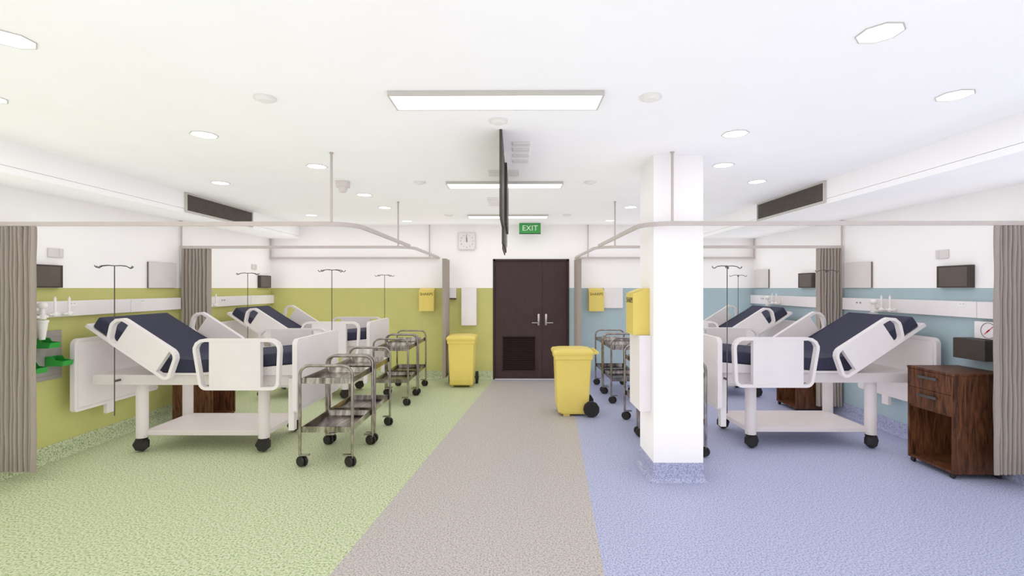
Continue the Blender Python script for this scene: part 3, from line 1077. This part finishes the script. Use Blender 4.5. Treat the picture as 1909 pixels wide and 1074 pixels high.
def info_panel(xw, s, y0, y1, label):
    t, W, H = wall_box('wall_board', 'board', xw, s, y0, y1, 1.602, 1.907, .022, M['edge'], label, True, 'grey upright wall boards')
    bm2 = new(); box(bm2, min(s * .0215, s * .026), max(s * .0215, s * .026), -W + .001, W - .001, -H + .001, H - .001); obj('face', bm2, M['grey'], t)
    return t
info_panel(XL, 1, 5.60, 6.06, 'light grey board on the left wall above the nearest left bed')
info_panel(XR, -1, 5.65, 6.10, 'light grey board on the right wall beside the middle curtain')
info_panel(XR, -1, 7.93, 8.40, 'small light grey board near the far right corner')

def plate(xw, s, y0, y1, z0, z1, label):
    t, W, H = wall_box('wall_plate', 'wall plate', xw, s, y0, y1, z0, z1, .014, M['grey'], label, None, 'small grey wall plates')
    bm2 = new(); box(bm2, min(s * .0135, s * .017), max(s * .0135, s * .017), W * .4, W * .88, -H * .9, H * .9); obj('cover_strip', bm2, M['grey'], t)
    return t
plate(XL, 1, 4.40, 4.55, 1.885, 1.970, 'small grey plate above the dark monitor at the left edge')
plate(XL, 1, 7.83, 7.98, 1.905, 1.990, 'tiny grey plate above the far left monitor')
plate(XR, -1, 4.66, 4.80, 1.887, 1.972, 'small grey plate above the dark monitor on the right')

# storage board with green bins
t = thing('storage_board', 'grey storage board on the green wall beside the left-hand curtain', 'storage board', (XL, 4.25, .98))
bm = new(); box(bm, .001, .014, -.28, .28, -.225, .225, .002); obj('board', bm, M['dgrey'], t)
bm = new()
for z in (-.19, -.10, -.01, .08, .17):
    box(bm, .0135, .017, -.279, .279, z - .003, z + .003)
obj('rail_slots', bm, M['dgrey'], t)
def green_bin(y, z, label, proto=[None]):
    if proto[0] is None:
        t2 = thing('green_bin', label, 'storage bin', (XL + .018, y, z), 0, 'green open storage bins')
        W, D, H, hl, th2 = .052, .155, .085, .045, .004
        bm2 = new()
        side = [(0, 0), (D, 0), (D + .012, hl), (D * .55, hl + .01), (D * .42, H), (0, H)]
        prism(bm2, side, -W, -W + th2, 'y'); prism(bm2, side, W - th2, W, 'y')
        box(bm2, 0, D, -W + th2, W - th2, 0, th2); box(bm2, 0, th2, -W + th2, W - th2, th2, H)
        obj('tray', bm2, M['green'], t2)
        bm2 = new(); prism(bm2, [(D - th2, th2), (D, 0), (D + .014, hl + .002), (D + .008, hl + .002)], -W + th2, W - th2, 'y')
        obj('front_lip', bm2, M['green'], t2)
        proto[0] = t2
        return t2
    return dup(proto[0], (XL + .018, y, z), None, label)
green_bin(4.29, 1.065, 'green bin on the top row of the storage board')
green_bin(4.415, .888, 'green bin on the lower row, farthest from the curtain and touching the headboard')
green_bin(4.17, .860, 'green bin on the lower row, cut off by the curtain')

# black wall box and blood pressure gauge
t, W, H = wall_box('wall_basket', 'wall box', XR, -1, 4.14, 4.44, .970, 1.148, .165, M['black'], 'black box on the blue wall above the bedside cabinet', True)
bm = new(); box(bm, -.158, -.012, -W + .008, W - .008, H - .0005, H + .003); obj('lid', bm, M['black'], t)
t, W, H = wall_box('pressure_gauge', 'gauge', XR, -1, 4.08, 4.33, 1.155, 1.305, .075, M['disp'], 'white dial gauge with red needle above the black wall box', True)
def ring(bm2, r0, r1, n=28, d0=0, d1=.002, axis='x', cx=0, cz_=0):
    o1 = [(cx + r1 * math.cos(2 * PI * i / n), cz_ + r1 * math.sin(2 * PI * i / n)) for i in range(n)]
    i1 = [(cx + r0 * math.cos(2 * PI * i / n), cz_ + r0 * math.sin(2 * PI * i / n)) for i in range(n)]
    prism(bm2, o1, d0, d1, axis, inner=i1)
bm = new(); ring(bm, .066, .0685, 28, -.0745, -.078, 'x', -.005, 0); obj('dial_ring', bm, M['ink'], t)
bm = new()
a = R(-42)
for L0, L1, w in ((-.058, .05, .0018), (-.012, .022, .005)):
    c, s_ = math.cos(a), math.sin(a)
    pts = [(L0, -w), (L1, -w), (L1, w), (L0, w)]
    prism(bm, [(-.005 + p * c - q * s_, p * s_ + q * c) for p, q in pts], -.0745, -.0785, 'x')
obj('needle', bm, M['red'], t, label='red needle')

# ------------------------------------------------------------------ back wall and pillar fixtures
def sharps(loc, rz, label):
    """local: back on y=0, front faces -y"""
    t = thing('sharps_container', label, 'sharps container', loc, rz, 'yellow sharps containers')
    W = .128
    D = .14
    bm2 = new()
    prism(bm2, [(-.001, 0), (-D, 0), (-D, .352), (-D * .2, .398), (-.001, .398)], -W, W, 'x')
    obj('box', bm2, M['yellow'], t)
    bm2 = new(); prism(bm2, [(-D * .92, .3585), (-D * .90, .3635), (-D * .30, .3975), (-D * .30, .3925)], -W * .8, W * .8, 'x')
    obj('flap', bm2, M['yellow'], t)
    text_mesh('lettering', 'SHARPS', .066, M['ink'], t, (0, -D - .0005, .292), (R(90), 0, 0), .001, space=1.0)
    return t
sharps((-1.53, YB, 1.20), 0, 'yellow sharps box on the green back wall, left of the thin curtain')
sharps((1.405, YB, 1.20), 0, 'yellow sharps box on the blue back wall, right of the thin curtain')
sharps((PX0, 4.25, 1.20), R(-90), 'yellow sharps box fixed to the side of the white pillar')

def dispenser(name, cat, loc, rz, W, D, H, label, foot=False):
    t = thing(name, label, cat, loc, rz)
    bm2 = new()
    prism(bm2, rpoly([(-D, 0), (-.001, 0), (-.001, H), (-D, H)], .006, 2), -W, W, 'x')
    obj('cover', bm2, M['disp'], t)
    bm2 = new()
    if foot:
        box(bm2, -W + .003, W - .003, -D + .004, -.001, -.022, .0)
        obj('nozzle', bm2, M['black'], t)
    else:
        box(bm2, -W * .7, W * .7, -D * .75, -D * .3, -.004, .001)
        obj('outlet_slot', bm2, M['grey'], t)
    return t
dispenser('towel_dispenser', 'dispenser', (-.80, YB, .95), 0, .13, .10, .648, 'tall white towel dispenser on the green wall above the yellow bin')
dispenser('soap_dispenser', 'dispenser', (-1.10, YB, 1.425), 0, .075, .09, .173, 'small white dispenser with dark base beside the thin left curtain', True)
dispenser('glove_dispenser', 'dispenser', (1.715, YB, 1.25), 0, .165, .05, .348, 'square white dispenser beside the sharps box on the blue wall')
dispenser('towel_dispenser', 'dispenser', (PX0, 4.235, .5625), R(-90), .17, .10, .636, 'tall white dispenser on the pillar side, under the yellow box')

# clock
t = thing('wall_clock', 'square white wall clock on the back wall above the dispensers', 'clock', (-.842, YB, 2.42))
bm = new(); prism(bm, rpoly([(-.155, -.155), (.155, -.155), (.155, .155), (-.155, .155)], .03, 4), -.035, -.001, 'y'); obj('case', bm, M['grey'], t)
bm = new(); prism(bm, rpoly([(-.14, -.14), (.14, -.14), (.14, .14), (-.14, .14)], .022, 4), -.038, -.034, 'y'); obj('face', bm, M['disp'], t)
nums = thing('numerals', '', '')
for k in ('label', 'category'):
    del nums[k]
bpy.data.objects.remove(nums)
for i in range(1, 13):
    a = R(90 - 30 * i)
    text_mesh('numeral', str(i), .034, M['edge'], t, (.108 * math.cos(a), -.0385, .108 * math.sin(a)), (R(90), 0, 0), .0005)
bm = new()
box(bm, -.004, .004, -.043, -.041, -.02, .060); obj('hour_hand', bm, M['ink'], t)
bm = new(); prism(bm, [(-.003, -.02), (.003, -.02), (-.004, .095), (-.009, .094)], -.047, -.045, 'y'); obj('minute_hand', bm, M['ink'], t)
bm = new(); cyl(bm, (0, -.038, 0), .008, -.012, 'y', 12); obj('hub', bm, M['ink'], t)

# exit sign
t = thing('exit_sign', 'green EXIT sign hung from the ceiling above the dark door', 'sign', (.254, 8.19, ZC))
bm = new(); box(bm, -.182, .182, -.018, .018, -.176, -.004, .003); obj('case', bm, M['exit'], t)
bm = new(); box(bm, -.182, .182, -.0185, .0185, -.184, -.1765); obj('bottom_edge', bm, M['grilledark'], t)
bm = new(); cyl(bm, (-.12, 0, -.006), .008, .006, 'z', 8); cyl(bm, (.12, 0, -.006), .008, .006, 'z', 8); obj('mount', bm, M['grey'], t)
text_mesh('lettering', 'EXIT', .128, M['exitletter'], t, (0, -.0185, -.089), (R(90), 0, 0), .001, space=1.02)
